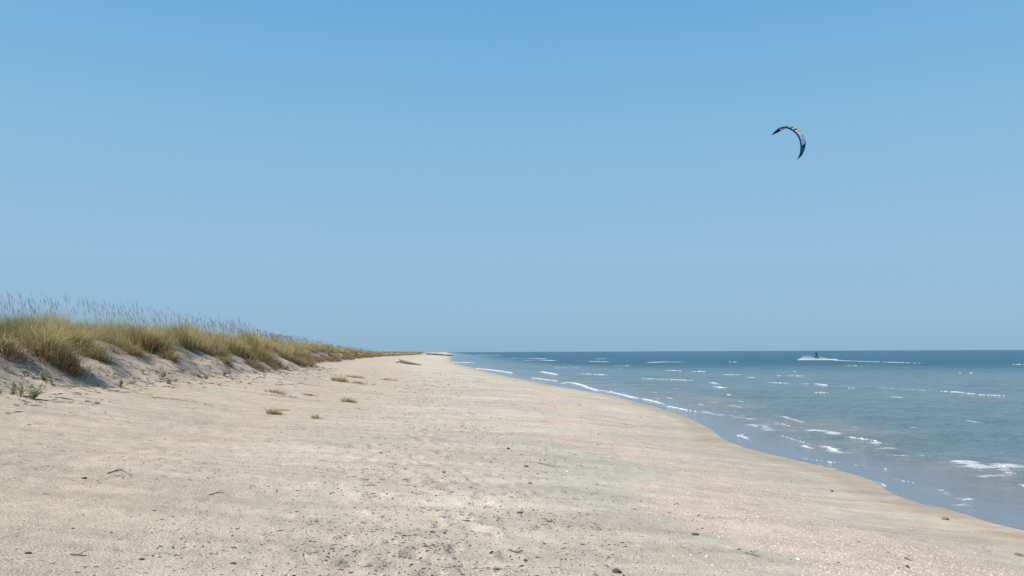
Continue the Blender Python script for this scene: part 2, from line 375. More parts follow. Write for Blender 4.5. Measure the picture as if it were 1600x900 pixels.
shallow = 1 - sm(.8, 5.0, -U + .8 * fbm(X, Y, .3, 2, 305))
film = 1 - sm(.5, 1.9, -U + .4 * fbm(X, Y, .5, 2, 307))
silt = sm(0, 1, zone) * 1.0 * sm(-.2, .3, fbm(X * .5, Y, .35, 3, 309)) + .4 * sm(.1, .5, fbm(X * .25, Y, .12, 3, 311)) * (1 - sm(35, 90, D))
silt = np.clip(silt, 0, 1)
off = sm(25, 160, D) * sm(2, 25, -U)
ripple = (.16 + .84 * sm(.3, 3.5, -U)) * (1 - .35 * sm(100, 600, D))
wz = np.where(U > -.2, 0.0 * wz, wz)
co = np.stack([X, Y, wz], 1)
co2, f2, at2 = compact(co, Fc, U[Fc].min(1) < .6, dict(foam=foam, shallow=shallow, film=film, silt=silt, offshore=off, ripple=ripple))
sea = link('sea_water', np_mesh('sea_water', co2, f2, True, at2), WATER)
tag(sea, 'blue-green sea with small waves reaching the beach on the right', kind='structure')

# ------------------------------------------------------------------ foam crests: raised, broken ridges of bubbles
fv, ff = [], []
def blob(p, r, rz):
    n = len(fv); k = 5; a0 = random.random() * 6
    for i in range(k):
        a = a0 + i * 2 * math.pi / k; q = r * random.uniform(.7, 1.2)
        fv.append((p[0] + math.cos(a) * q * 1.7, p[1] + math.sin(a) * q, p[2] - rz * .3))
    fv.append((p[0] + random.uniform(-.2, .2) * r, p[1], p[2] + rz * random.uniform(.5, 1)))
    for i in range(k): ff.append((n + i, n + (i + 1) % k, n + k))
for pts, h, s, k in FW:
    L = sum((q - p).length for p, q in zip(pts[:-1], pts[1:])); dist = pts[0].length
    rb = max(.014, min(.13, dist * .0011)); cnt = int(min(1200, L * s / (rb * rb) * .36 * k))
    seg = list(zip(pts[:-1], pts[1:])); ls = [(q - p).length for p, q in seg]; ph = random.random() * 50
    tts = rng.random(cnt) * L; nns = perlin(tts * 1.3 / max(.5, s * 1.5, pts[0].length * .09) + ph, np.full(cnt, ph), 5)
    for i in range(cnt):
        tt = tts[i]; acc = 0
        for (p, q), l in zip(seg, ls):
            if tt <= acc + l: break
            acc += l
        c_ = p.lerp(q, (tt - acc) / l); e = math.sin(math.pi * min(1, max(0, (tt / L)))) ** .45
        nn = nns[i]
        if nn < -1.0 + (1 - k) * 1.0: continue
        o_ = random.gauss(0, .42) * s * e
        zz = h * e * math.exp(-(o_ / s) ** 2) * (.75 + .9 * nn)
        blob((c_.x + random.gauss(0, rb), c_.y + o_, max(zz * random.uniform(.5, 1.05), .004)), rb * random.uniform(.4, 1.2), rb * .7)
fo = link('sea_foam', np_mesh('sea_foam', np.array(fv), np.array(ff), True), FOAM)
tag(fo, 'white foam on the crests of the small breaking waves', 'sea foam', kind='stuff')

# ------------------------------------------------------------------ grass
GRASS = vcol('grass_blades', .7, .35, .25)
def blades(x, y, z, h, lean, az, wid, cbase, ctip, seg=3, sink=.02, droop=0.0):
    """arrays -> co, faces(tris), col. Each blade a bent tapering strip."""
    n = len(x); sa = rng.uniform(0, math.pi, n)
    wx, wy = np.cos(sa) * .5, np.sin(sa) * .5
    V = []; C = []
    for i in range(seg + 1):
        t_ = i / seg
        ww = wid * (1 - t_ ** 1.4) if i < seg else np.zeros(n)
        rad = h * lean * t_ ** 1.7
        zz = z - sink + h * (t_ - (.38 * lean + droop) * t_ ** 2.4)
        cx = x + np.cos(az) * rad; cy = y + np.sin(az) * rad
        k = np.clip(t_ * 1.35 - .12, 0, 1)
        cc = cbase * (1 - k) + ctip * k
        if i < seg:
            V += [np.stack([cx - wx*ww, cy - wy*ww, zz], 1), np.stack([cx + wx*ww, cy + wy*ww, zz], 1)]; C += [cc, cc]
        else: V.append(np.stack([cx, cy, zz], 1)); C.append(cc)
    nv = 2 * seg + 1; V = np.stack(V, 1).reshape(-1, 3); C = np.stack(C, 1).reshape(-1, 3)
    f = []
    for i in range(seg - 1): f += [(2*i, 2*i+1, 2*i+3), (2*i, 2*i+3, 2*i+2)]
    f.append((2*seg-2, 2*seg-1, 2*seg)); f = np.array(f)
    Fx = (f[None] + (np.arange(n) * nv)[:, None, None]).reshape(-1, 3)
    return V, Fx, np.concatenate([C, np.ones((len(C), 1))], 1)
def join(parts):
    V, Fx, C = [], [], []; n = 0
    for v_, f_, c_ in parts: V.append(v_); Fx.append(f_ + n); C.append(c_); n += len(v_)
    return np.concatenate(V), np.concatenate(Fx), np.concatenate(C)
YEL = np.array([.58, .48, .17]); STR = np.array([.70, .56, .30]); OLV = np.array([.37, .36, .12]); BRN = np.array([.25, .165, .09]); GRN = np.array([.20, .28, .085]); DRY = np.array([.47, .34, .20])
def pick(n, wts):
    pal = np.stack([YEL, STR, OLV, BRN, GRN, DRY]); w_ = np.array(wts, float)
    w_ = w_ / w_.sum(-1, keepdims=True)
    if w_.ndim == 1: w_ = np.repeat(w_[None], n, 0)
    r_ = rng.random(n)[:, None]; idx = (np.cumsum(w_, 1) < r_).sum(1).clip(0, 5)
    return pal[idx] * rng.uniform(.72, 1.25, (n, 1))
def tus_cell(x, y, cell=1.0, s=700):
    cx, cy = np.floor(x / cell), np.floor(y / cell); best = np.full(x.shape, 9.); bx = x * 0; by = x * 0; bid = x * 0
    for dx in (-1, 0, 1):
        for dy in (-1, 0, 1):
            gx, gy = cx + dx, cy + dy
            px = (gx + _h(gx, gy, s)) * cell; py = (gy + _h(gx, gy, s + 1)) * cell; d = np.hypot(x - px, y - py)
            m = d < best; best = np.where(m, d, best); bx = np.where(m, px, bx); by = np.where(m, py, by); bid = np.where(m, _h(gx, gy, s + 2), bid)
    return best / cell, bx, by, bid
def dune_u(x, y):
    d = np.hypot(x, y); far = sm(60, 300, d)
    uu = xs(y) - x; uu = uu + fbm(x, y, .22, 2, 3) * .25 * sm(0, 2, uu)
    udl = UD + .9 * fbm(x*.3, y, .12, 3, 21) * (1 - far) - 1.4 * far + .45*fbm(x, y, .55, 2, 25)
    return uu - udl
parts = []
def field(y0, y1, depth, dens, hsc, wsc, clump, nmax):
    A_ = (y1 - y0) * depth; ncl = int(min(nmax, A_ * dens))
    cy = rng.uniform(y0, y1, ncl); cv = rng.uniform(.25, 1, ncl) ** 1.25 * depth
    cx = xs(cy) - (UD - 1.5 * sm(60, 300, cy) + cv)
    v_ = dune_u(cx, cy)
    g = fbm(cx, cy, .5, 2, 401) + .6 * sm(1.2, 2.6, v_)
    ok = (v_ > .35 + .9 * fbm(cx, cy, .8, 2, 441) * (1 - sm(28, 36, cy)) - .25 + 1.1 * (1 - sm(17.6, 19.2, cy)) + .5 * sm(.1, .5, fbm(cx*0, cy, .22, 2, 445)) * (1 - sm(30, 36, cy)) * sm(28, 36, cy)) & ((g > -.05) | (v_ > 2.2) | (cy > 36)) & (cx > -.76 * cy - 1.5)
    td, tx, ty, tid = tus_cell(cx, cy, 1.05 + .7 * (y0 > 40))
    ok &= rng.random(ncl) > sm(.38, .62, td) * .85
    cx, cy, v_, td, tx, ty, tid = [q[ok] for q in (cx, cy, v_, td, tx, ty, tid)]
    ncl = len(cx); k = clump
    bx = np.repeat(cx, k); by = np.repeat(cy, k); vv = np.repeat(v_, k); dome = (1.14 - 1.5 * td ** 2) * (.62 + .62 * tid); hk = np.repeat(rng.uniform(.8, 1.1, ncl) * dome * (.93 + .75 * fbm(cx, cy, .24, 2, 431) * (1 - .5 * sm(40, 90, cy))), k)
    rr = np.abs(rng.normal(0, .12 * hsc ** .5 * wsc ** .4, ncl * k)); aa = rng.uniform(0, 2 * math.pi, ncl * k)
    x = bx + np.cos(aa) * rr; y = by + np.sin(aa) * rr
    n = len(x); TX, TY_, TI = np.repeat(tx, k), np.repeat(ty, k), np.repeat(tid, k); oa = np.arctan2(by - TY_, bx - TX)
    h = hsc * hk * rng.uniform(.55, 1.1, n) * (.72 + .32 * sm(.5, 2.4, vv))
    lean = rng.uniform(.12, .75, n); az = np.where(rng.random(n) < .65, oa + rng.normal(0, .5, n), rng.normal(math.pi, .9, n)); lean = lean * (.6 + np.repeat(td, k))
    green = sm(.1, .55, fbm(x, y, .16, 2, 411)) + 4 * sm(.595, .63, -x / y) * (vv > 1.8) + 2.5 * sm(4.5, 6.0, vv) * (1 - sm(27, 32, y))
    gold = sm(32, 46, y) * (1 - sm(70, 90, y))
    old = sm(.65, .8, (TI * 7.3) % 1); W = np.stack([1.8 + 0*x, 1.0 + gold + old, .7 + .8 * green * (1 - gold) - .4 * old, .22 + .5 * old, .15 + 1.6 * green * (1 - gold), .4 + .3 * gold + 1.2 * old], 1)
    ct = pick(n, W); cb = np.where(rng.random(n)[:, None] < .65, BRN, DRY) * rng.uniform(.6, 1.2, (n, 1)) * .8 + ct * .15
    z = height(x, y, False)
    parts.append(blades(x, y, z, h, lean, az, .010 * wsc * rng.uniform(.6, 1.5, n), cb, ct, 3))
field(14, 26, 8, 12, .84, .95, 46, 1500)
field(26, 46, 7.5, 11, .82, 1.3, 36, 1900)
field(46, 90, 7, 8, .78, 2.1, 26, 1900)
field(90, 190, 7, 3.2, .66, 4.0, 20, 2000)
field(190, 460, 9, 1.5, .62, 8.5, 12, 2500)
V_, F_, C_ = join(parts)
dg = link('dune_grass', np_mesh('dune_grass', V_, F_, True, colors={'col': C_}), GRASS)
tag(dg, 'yellow green marram grass covering the top of the dune', 'dune grass', kind='stuff')

# flowering stems with seed spikes, leaning left in the sea wind
def spikes(n, y0, y1, v0, v1, h0, h1, thick=1.0, col=((.40, .38, .37), (.52, .48, .43))):
    y = rng.uniform(y0, y1, n); x = xs(y) - (UD + rng.uniform(v0, v1, n))
    v_ = dune_u(x, y); g = fbm(x, y, .33, 2, 421); ok = (v_ > 1.3) & (rng.random(n) < sm(-.35, .35, fbm(x, y, .45, 2, 425))) & (x > -.72 * y - 1); x, y = x[ok], y[ok]; n = len(x)
    z = height(x, y, False); h = rng.uniform(h0, h1, n); az = rng.normal(math.pi, .5, n); ln = rng.uniform(.10, .34, n)
    V = []; C = []; base = np.array([x, y, z]).T
    def pt(t_):
        r_ = h * ln * t_ ** 1.8; return np.stack([x + np.cos(az) * r_, y + np.sin(az) * r_, z + h * t_], 1)
    c0 = np.array(col[1])[None] * rng.uniform(.8, 1.2, (n, 1)); c1 = np.array(col[0])[None] * rng.uniform(.6, 1.2, (n, 1))
    sa = rng.uniform(0, math.pi, n); wv = np.stack([np.cos(sa), np.sin(sa), 0*sa], 1)
    prof = [(0, .0030), (.45, .0030), (.84, .0022), (.87, .0085), (.93, .011), (.97, .007), (1.0, .001)]
    for t_, ww in prof:
        p = pt(np.full(n, t_)); ww = ww * thick * (rng.uniform(.7, 1.4, n)[:, None] if t_ > .85 else 1)
        V += [p - wv * ww, p + wv * ww]; cc = c0 if t_ < .85 else c1; C += [cc, cc]
    m = len(prof); f = []
    for i in range(m - 1): f += [(2*i, 2*i+1, 2*i+3), (2*i, 2*i+3, 2*i+2)]
    f = np.array(f); V = np.stack(V, 1).reshape(-1, 3); C = np.stack(C, 1).reshape(-1, 3)
    return V, (f[None] + (np.arange(n) * 2 * m)[:, None, None]).reshape(-1, 3), np.concatenate([C, np.ones((len(C), 1))], 1)
sp = [spikes(1700, 18.5, 28, 1.6, 6.5, .75, 1.38, .55), spikes(900, 28, 40, 1.5, 5.5, .8, 1.3, .65), spikes(1100, 38, 75, 1.2, 5, .85, 1.15, 1.3, ((.38, .27, .16), (.42, .31, .18))),
      spikes(700, 75, 170, 1, 5, .7, .95, 2.6, ((.36, .26, .16), (.40, .30, .18)))]
V_, F_, C_ = join(sp)
o = link('grass_seed_heads', np_mesh('grass_seed_heads', V_, F_, True, colors={'col': C_}), GRASS)
tag(o, 'tall grey seed heads of dune grass leaning against the sky', 'seed heads', kind='stuff')

# single tussocks along the front edge of the dune
def tussock(px, py, rad, h, nb, mixw, label, droop=.25, name='grass_tussock', group='tussocks hanging over the front edge of the dune', brown=.8):
    g = ground(px, py)
    rr = np.abs(rng.normal(0, rad * .42, nb)); aa = rng.uniform(0, 2 * math.pi, nb)
    x = np.cos(aa) * rr; y = np.sin(aa) * rr; n = nb
    hh_ = h * rng.uniform(.45, 1.1, n); lean = rng.uniform(.15, 1.0, n)
    az = np.where(rng.random(n) < .7, aa, rng.normal(-.5, 1.2, n))
    ct = pick(n, mixw); cb = np.where(rng.random(n)[:, None] < brown, BRN * .75, DRY) * rng.uniform(.6, 1.2, (n, 1))
    z = height(x + g.x, y + g.y, False) - g.z
    V1 = blades(x, y, z, hh_, lean, az, .011 * rng.uniform(.6, 1.5, n), cb, ct, 4)
    m = int(nb * .35)                                  # dead leaves hanging down the sand face, seaward
    aa = rng.normal(-.35, .8, m); rr = rad * rng.uniform(.2, .9, m); x = np.cos(aa) * rr; y = np.sin(aa) * rr
    z = height(x + g.x, y + g.y, False) - g.z
    V2 = blades(x, y, z, h * rng.uniform(.5, .95, m), rng.uniform(.7, 1.15, m), aa, .012 * rng.uniform(.7, 1.5, m),
                pick(m, [.1, .1, 0, 2, 0, .6]) * .8, pick(m, [.3, .8, .1, 1.2, 0, 1.5]), 4, droop=droop)
    V, Fx, C = join([V1, V2])
    ob = link(name, np_mesh(name, V, Fx, True, colors={'col': C}), GRASS); ob.location = g
    tag(ob, label, 'grass tussock', group); return ob
TY = [2, 1.2, 1, .3, .3, .5]; TB = [.8, .8, .4, 1.2, .1, 1.2]; TG = [.8, .5, 1.5, .2, 1.5, .2]
tus = [
 (8, 548, .45, .5, 420, TB, 'dark brown tussock cut by the left border of the photo'),
 (70, 552, .7, .85, 900, TY, 'large yellow green tussock, leftmost of the big ones on the dune edge'),
 (100, 568, .55, .55, 620, TB, 'ragged brown tussock spilling lowest down the sand in front of the large yellow green one'),
 (124, 548, .6, .8, 700, TY, 'bushy yellow tussock between the large leftmost one and the sand notch'),
 (146, 560, .5, .5, 450, TG, 'low greenish tussock just left of the bare sand notch'),
 (108, 578, .22, .32, 170, TB, 'small dry brown clump lying on the sand below the big tussocks'),
 (178, 532, .6, .85, 700, TY, 'tall tussock at the highest point of the dune skyline'),
 (205, 552, .4, .42, 300, TB, 'small dull tussock on the bare slope right of the sand notch'),
 (222, 538, .55, .75, 600, TY, 'yellow tussock with long hanging roots right of the highest point'),
 (246, 548, .5, .6, 560, TB, 'dark tussock with roots hanging in the shadowed hollow'),
 (262, 560, .35, .38, 260, TB, 'small dark clump sliding down below the shadowed hollow'),
 (312, 548, .6, .6, 600, TB, 'reddish brown tussock in the middle of the bare edge between two hollows'),
 (338, 552, .55, .6, 560, TB, 'brown tussock with arching roots left of the second shadow'),
 (352, 566, .32, .34, 240, TB, 'lowest small brown clump left of the second shadow'),
 (378, 553, .6, .62, 520, TY, 'yellow tussock right of the second shadow'),
 (405, 557, .7, .7, 560, TB, 'dark overhanging tussock where the straight dune edge begins'),
 (420, 562, .6, .55, 460, TB, 'dark tussock with streaming roots right of the first overhanging one'),
 (445, 560, .8, .62, 420, TB, 'brown rooted tussock farther along the straight dune edge'),
 (470, 558, .9, .62, 420, TB, 'small looking tussock at the far end of the rooted dune edge'),
]
for a in tus: tussock(*a[:6], a[6])
tl = []
for y0, y1, cnt, wd_ in ((31, 60, 330, 1.0), (60, 160, 420, 2.2), (160, 380, 260, 4.5)):
    cy = rng.uniform(y0, y1, cnt); cx = xs(cy) - UD
    for _ in range(12): cx = cx + (dune_u(cx, cy) - rng.uniform(.12, .2)) * .7
    cx = cx - rng.uniform(-.05, .7, cnt); on = (fbm(cx, cy, .4, 2, 733) > -.25); cx, cy = cx[on], cy[on]
    k = 26; bx = np.repeat(cx, k); by = np.repeat(cy, k); nb = len(bx); aa = rng.normal(-.45, .8, nb); rr = np.abs(rng.normal(0, .18 * wd_ ** .5, nb)); x = bx + np.cos(aa) * rr; y = by + np.sin(aa) * rr
    tl.append(blades(x, y, height(x, y, False), rng.uniform(.25, .6, nb), rng.uniform(.4, 1.0, nb), aa, .011 * wd_ * rng.uniform(.6, 1.4, nb),
              pick(nb, [0, .1, 0, 2, 0, .5]) * .5, pick(nb, [.3, .6, .1, 1.6, 0, 1.2]) * .8, 3, droop=.25))
V_, F_, C_ = join(tl)
tag(link('grass_roots', np_mesh('grass_roots', V_, F_, True, colors={'col': C_}), GRASS), 'brown dead leaves and roots hanging along the far dune edge', 'grass roots', kind='stuff')

# ------------------------------------------------------------------ small plants on the sand
LEAF = simple('leaf_green', (.31, .33, .15), .6, .25, 30, 0, .25)
LEAFG = simple('leaf_grey_green', (.30, .33, .18), .65, .25, 30, 0, .25)
STEM = simple('stem_brown', (.20, .15, .09), .85, .2, 40)
STRAW = simple('straw', (.46, .34, .17), .8, .25, 40, 0, .2)
def leafy(px, py, h, w_, nst, label, lm=None, seed=0):
    rn = random.Random(seed); g = ground(px, py)
    root = bpy.data.objects.new('sea_rocket', None); COL.objects.link(root); root.location = g; root.empty_display_size = .05
    tag(root, label, 'beach plant', 'leafy green plants on the sand')
    st = MB(); lf = MB()
    for i in range(nst):
        a = rn.uniform(0, 6.28); sp_ = rn.uniform(.1, 1) * w_; hh_ = h * rn.uniform(.55, 1)
        pts = [Vector((math.cos(a) * sp_ * t_ ** 1.3, math.sin(a) * sp_ * t_ ** 1.3, -.02 + hh_ * t_)) for t_ in (0, .35, .7, 1)]
        st.add(tube(pts, [.006, .005, .004, .002], 4))
        for j in range(11):
            t_ = .15 + .85 * j / 10; q = pts[0].lerp(pts[3], t_); b_ = rn.uniform(0, 6.28); L = rn.uniform(.05, .10) * (1.2 - .4 * t_)
            d_ = Vector((math.cos(b_), math.sin(b_), rn.uniform(.1, .9))).normalized(); s_ = d_.cross(Vector((0, 0, 1))).normalized() * L * .17
            up = Vector((0, 0, .006))
            lf.add(([q, q + d_ * L * .45 + s_ + up, q + d_ * L, q + d_ * L * .45 - s_ + up, q + d_ * L * .5 - up], [(0, 1, 4), (1, 2, 4), (2, 3, 4), (3, 0, 4)]))
    st.build('stem', STEM, root); lf.build('foliage', lm or LEAF, root); return root
leafy(52, 624, .30, .22, 12, 'largest leafy green plant on the bare sand at far left', LEAF, 1)
leafy(32, 620, .34, .07, 5, 'upright thin green plant beside the largest one at far left', LEAF, 2)
leafy(20, 617, .26, .12, 6, 'faint grey green plant nearest the left border', LEAFG, 3)
leafy(188, 606, .30, .06, 5, 'single thin sprig alone on the sand slope below the notch', LEAF, 4)
leafy(254, 590, .26, .10, 7, 'small olive plant below the shadowed hollow, upper of two', LEAFG, 5)
leafy(263, 600, .22, .07, 5, 'small olive plant below the shadowed hollow, lower of two', LEAFG, 6)
leafy(67, 594, .22, .06, 5, 'small green sprig among the creeping stems at left', LEAF, 7)
leafy(350, 587, .24, .14, 7, 'pale green plant on the sand right below the second shadow', LEAFG, 8)
leafy(311, 588, .16, .16, 5, 'low sparse plant between the olive pair and the pale green plant', LEAFG, 9)
leafy(322, 592, .16, .14, 5, 'low sparse plant just left of the pale green plant', LEAFG, 10)
def tuft(px, py, rad, h, nb, label, w_=[.6, 2.2, .3, .4, 0, 1.6]):
    g = ground(px, py); nb = nb * 2; aa = rng.uniform(0, 6.283, nb); rr = rad * .8 * rng.uniform(0, 1, nb)
    x = np.cos(aa) * rr; y = np.sin(aa) * rr * .7
    V, Fx, C = blades(x, y, height(x + g.x, y + g.y) - g.z, h * 1.3 * rng.uniform(.4, 1.1, nb), rng.uniform(.2, 1.1, nb), aa, .009 * (1 + g.y / 30) * rng.uniform(.6, 1.4, nb), pick(nb, [0, .3, 0, 1, 0, 1]), pick(nb, w_), 3)
    ob = link('dry_grass_tuft', np_mesh('dry_grass_tuft', V, Fx, True, colors={'col': C}), GRASS); ob.location = g
    tag(ob, label, 'grass tuft', 'dry grass tufts on the open sand')
tuft(428, 647, .20, .16, 120, 'straw coloured tuft on open sand, nearest of the dry tufts')
tuft(443, 642, .16, .07, 60, 'flat dry tuft just right of the nearest straw tuft')
tuft(494, 654, .14, .12, 50, 'thin straw tuft on open sand, alone at the right of the nearest two')
tuft(531, 596, .42, .24, 150, 'golden rounded tuft halfway up the beach')
tuft(556, 590, .55, .16, 110, 'spread dry tuft right behind the golden rounded one')
tuft(561, 599, .40, .12, 80, 'dark flattened tuft just right of the golden rounded one', [0, .2, 0, 2, 0, .6])
tuft(543, 628, .24, .16, 90, 'greenish dry tuft below the golden rounded one', [1, 1, 1, .3, .4, .6])
tuft(551, 629, .16, .12, 50, 'small green tuft touching the greenish dry one', [1, 1, 1, .3, .4, .6])
tuft(430, 614, .40, .15, 80, 'twiggy reddish tuft under the straight dune edge', [0, .5, 0, 1.2, 0, 2])
tuft(484, 618, .30, .10, 60, 'low reddish tuft right of the twiggy one', [0, .5, 0, 1.2, 0, 2])
tuft(607, 594, .5, .12, 70, 'pale low tuft farthest right near the middle of the beach', [.2, 1, .2, .8, 0, 1.6])

# creeping stems and dead grass litter on the slope
DEB = vcol('debris', .85, 0, .2)
def scatter_bits(n, px0, px1, py0, py1, wfun, ln, wd, pal, seed, zl=.3, flat=True):
    """small elongated faceted bits lying on the sand; positions drawn over the ground seen in the photograph"""
    r2 = np.random.default_rng(seed)
    if px0 is not None: X_ = r2.uniform(px0, px1, n); Y_ = py0 + (py1 - py0) * r2.random(n) ** .8
    if px0 is None:
        y = 5 * np.exp(r2.random(n) * math.log(13)); x = -.1 - .09 * y + r2.normal(0, 1, n) * (1.5 + .02 * y) + .5
    else:
        pts = np.array([at_z(a, b_, .6) for a, b_ in zip(X_, Y_)])
        x, y = pts[:, 0], pts[:, 1]
        for _ in range(6):
            z = height(x, y); s_ = (CAMZ - z) / (CAMZ - .6); x, y = pts[:, 0] * s_, pts[:, 1] * s_
    keep = r2.random(n) < wfun(x, y); x, y = x[keep], y[keep]; z = height(x, y); n = len(x)
    ln = ln * (1 + .035 * np.clip(y - 12, 0, 30)); wd = wd * (1 + .045 * np.clip(y - 12, 0, 30)); L = ln * r2.uniform(.4, 1.6, n) * np.where(r2.random(n) < .12, 1.9, 1); W = wd * r2.uniform(.5, 1.5, n); a = r2.uniform(0, math.pi, n); Hh = W * r2.uniform(.25, .9, n) * zl * 2
    ca, sa = np.cos(a), np.sin(a); j = lambda: r2.uniform(.6, 1.1, n)
    def P_(u_, v_, zz): return np.stack([x + ca * u_ - sa * v_, y + sa * u_ + ca * v_, z + zz], 1)
    V = np.stack([P_(-L*.5*j(), 0*L, 0*L - .002), P_(-L*.1, W*.5*j(), 0*L - .002), P_(L*.5*j(), W*.12, 0*L - .002), P_(L*.05, -W*.5*j(), 0*L - .002), P_(L*.1*(j()-.8), 0*L, Hh), P_(-L*.25, W*.1, Hh*.75)], 1).reshape(-1, 3)
    f = np.array([(0, 3, 5), (3, 4, 5), (3, 2, 4), (2, 1, 4), (1, 5, 4), (1, 0, 5)])
    Fx = (f[None] + (np.arange(n) * 6)[:, None, None]).reshape(-1, 3)
    pal = np.array(pal); cc = pal[r2.integers(0, len(pal), n)] * r2.uniform(.75, 1.2, (n, 1))
    C = np.concatenate([np.repeat(cc, 6, 0), np.ones((n * 6, 1))], 1)
    return V, Fx, C
def band(x, y):
    u_ = xs(y) - x; tr = np.exp(-((x + .1 + .09 * y + .6 * fbm(x*0, y, .07, 2, 78)) / 1.5)**2)
    return np.clip((.18 + .8 * tr + .4*sm(.05, .5, fbm(x, y, .7, 2, 501))) * sm(.9, 1.8, u_), 0, 1)
dk = [(.10, .075, .05), (.14, .11, .08), (.07, .06, .05), (.19, .15, .10)]
o0 = scatter_bits(4500, 0, 1000, 650, 915, lambda x, y: .12 + .9 * sm(-.05, .4, fbm(x, y, .8, 3, 521)), .032, .009, dk, 21)
o1 = scatter_bits(2100, 250, 1600, 600, 915, band, .034, .012, dk, 1)
o1b = scatter_bits(1700, 450, 980, 590, 915, band, .05, .015, dk, 11)
strk = lambda x, y: .08 + .92 * sm(-.05, .35, fbm(x * .7, y * .9, .9, 3, 541))
o1c = scatter_bits(11000, None, 0, 0, 0, strk, .042, .018, [(.11, .085, .06), (.17, .135, .10), (.24, .20, .155)], 12)
o2 = scatter_bits(2600, 0, 640, 585, 760, lambda x, y: .3 + .7 * sm(0, .4, fbm(x, y, .6, 2, 511)), .07, .010, [(.17, .12, .08), (.24, .18, .12), (.12, .09, .06)], 2)
def litter_on_face(n, seed):
    r2 = np.random.default_rng(seed); y = r2.uniform(13, 48, n); x = xs(y) - UD + r2.normal(-.1, .8, n); keep = (fbm(x, y, 1.1, 2, 531) > -.1); x, y = x[keep], y[keep]; n = len(x)
    a = r2.uniform(0, 6.28, n); L = r2.uniform(.06, .28, n); z = height(x, y)
    c2, s2 = np.cos(a) * L, np.sin(a) * L; x2, y2 = x + c2, y + s2; z2 = height(x2, y2) + r2.uniform(0, .03, n); w2 = r2.uniform(.003, .007, n)
    px_, py_ = -np.sin(a) * w2, np.cos(a) * w2
    V = np.stack([np.stack([x - px_, y - py_, z + .002], 1), np.stack([x + px_, y + py_, z + .002], 1), np.stack([x2 + px_, y2 + py_, z2 + .002], 1), np.stack([x2 - px_, y2 - py_, z2 + .002], 1),
                  np.stack([(x + x2) / 2, (y + y2) / 2, (z + z2) / 2 + .02], 1)], 1).reshape(-1, 3)
    f = np.array([(0, 1, 4), (1, 2, 4), (2, 3, 4), (3, 0, 4)]); Fx = (f[None] + (np.arange(n) * 5)[:, None, None]).reshape(-1, 3)
    cc = np.array([(.17, .12, .08), (.28, .21, .13), (.12, .09, .06)])[r2.integers(0, 3, n)]
    return V, Fx, np.concatenate([np.repeat(cc, 5, 0), np.ones((n * 5, 1))], 1)
o3 = litter_on_face(2600, 31)
V_, F_, C_ = join([o0, o1, o1b, o1c, o2, o3])
o = link('dark_driftwood_crumbs', np_mesh('dark_driftwood_crumbs', V_, F_, False, colors={'col': C_}), DEB)
tag(o, 'dark crumbs of driftwood and seaweed scattered over the sand', 'beach debris', kind='stuff')
def shellw(x, y):
    u_ = xs(y) - x; s_ = sm(-.05, .45, fbm(x, y, .32, 3, 8) + .5 * np.exp(-((u_ - 3.4) / 1.3)**2) - .08)
    s2 = .5 * sm(0, .45, fbm(x, y, .4, 3, 9)) * sm(6, 7.5, u_)
    return np.clip((.06 + .95 * s_ + s2) * sm(1.0, 2.0, u_) * (1 - .8*sm(9.5, 12, u_)), 0, 1)
pk = [(.58, .45, .37), (.60, .51, .43), (.52, .39, .31), (.62, .56, .50), (.46, .38, .31), (.56, .42, .33)]
s1 = scatter_bits(30000, 0, 1610, 680, 915, shellw, .015, .012, pk, 3, .22)
s2_ = scatter_bits(22000, 700, 1610, 640, 915, shellw, .020, .016, pk, 4, .22)
V_, F_, C_ = join([s1, s2_])
o = link('crushed_shells', np_mesh('crushed_shells', V_, F_, False, colors={'col': C_}), DEB)
tag(o, 'pinkish crushed shells covering patches of the beach', 'shell fragments', kind='stuff')

# thin creeping runners and twigs on the slope: stuff
run = MB(); rn = random.Random(5)
RUN = [[(0,556),(25,566),(50,577),(75,590),(105,597)], [(0,590),(30,598)], [(225,572),(245,582),(292,610)], [(205,588),(228,601),(240,598)], [(150,560),(175,575),(205,592)],
       [(210,612),(245,622),(290,626),(345,636)], [(190,603),(215,594),(232,600)], [(290,585),(320,596),(350,603)], [(400,617),(440,620),(475,622)], [(545,598),(572,602),(592,600)],
       [(430,602),(470,600),(520,607)], [(20,582),(60,592),(108,600)], [(180,560),(200,566),(215,580)], [(255,568),(275,580),(285,583)], [(475,590),(520,586),(545,590)]]
for L_ in RUN:
    pts = [ground(*p) for p in L_]; dense = []
    for p, q in zip(pts[:-1], pts[1:]):
        for i in range(5):
            m = p.lerp(q, i / 5) + Vector((rn.gauss(0, .02), rn.gauss(0, .05), 0)); m.z = H(m.x, m.y) + rn.uniform(-.006, .02); dense.append(m)
    run.add(tube(dense, [.004 + .004 * rn.random() for _ in dense], 4))
    for m in dense:
        if rn.random() < .6:
            a = rn.uniform(0, 6.28); run.add(tube([m, m + Vector((math.cos(a)*.07, math.sin(a)*.07, .03)), m + Vector((math.cos(a)*.13, math.sin(a)*.13, .025))], [.006, .004, .002], 3))
tag(run.build('creeping_stems', STEM), 'brown creeping stems and roots trailing down the sand slope', 'roots', kind='stuff')

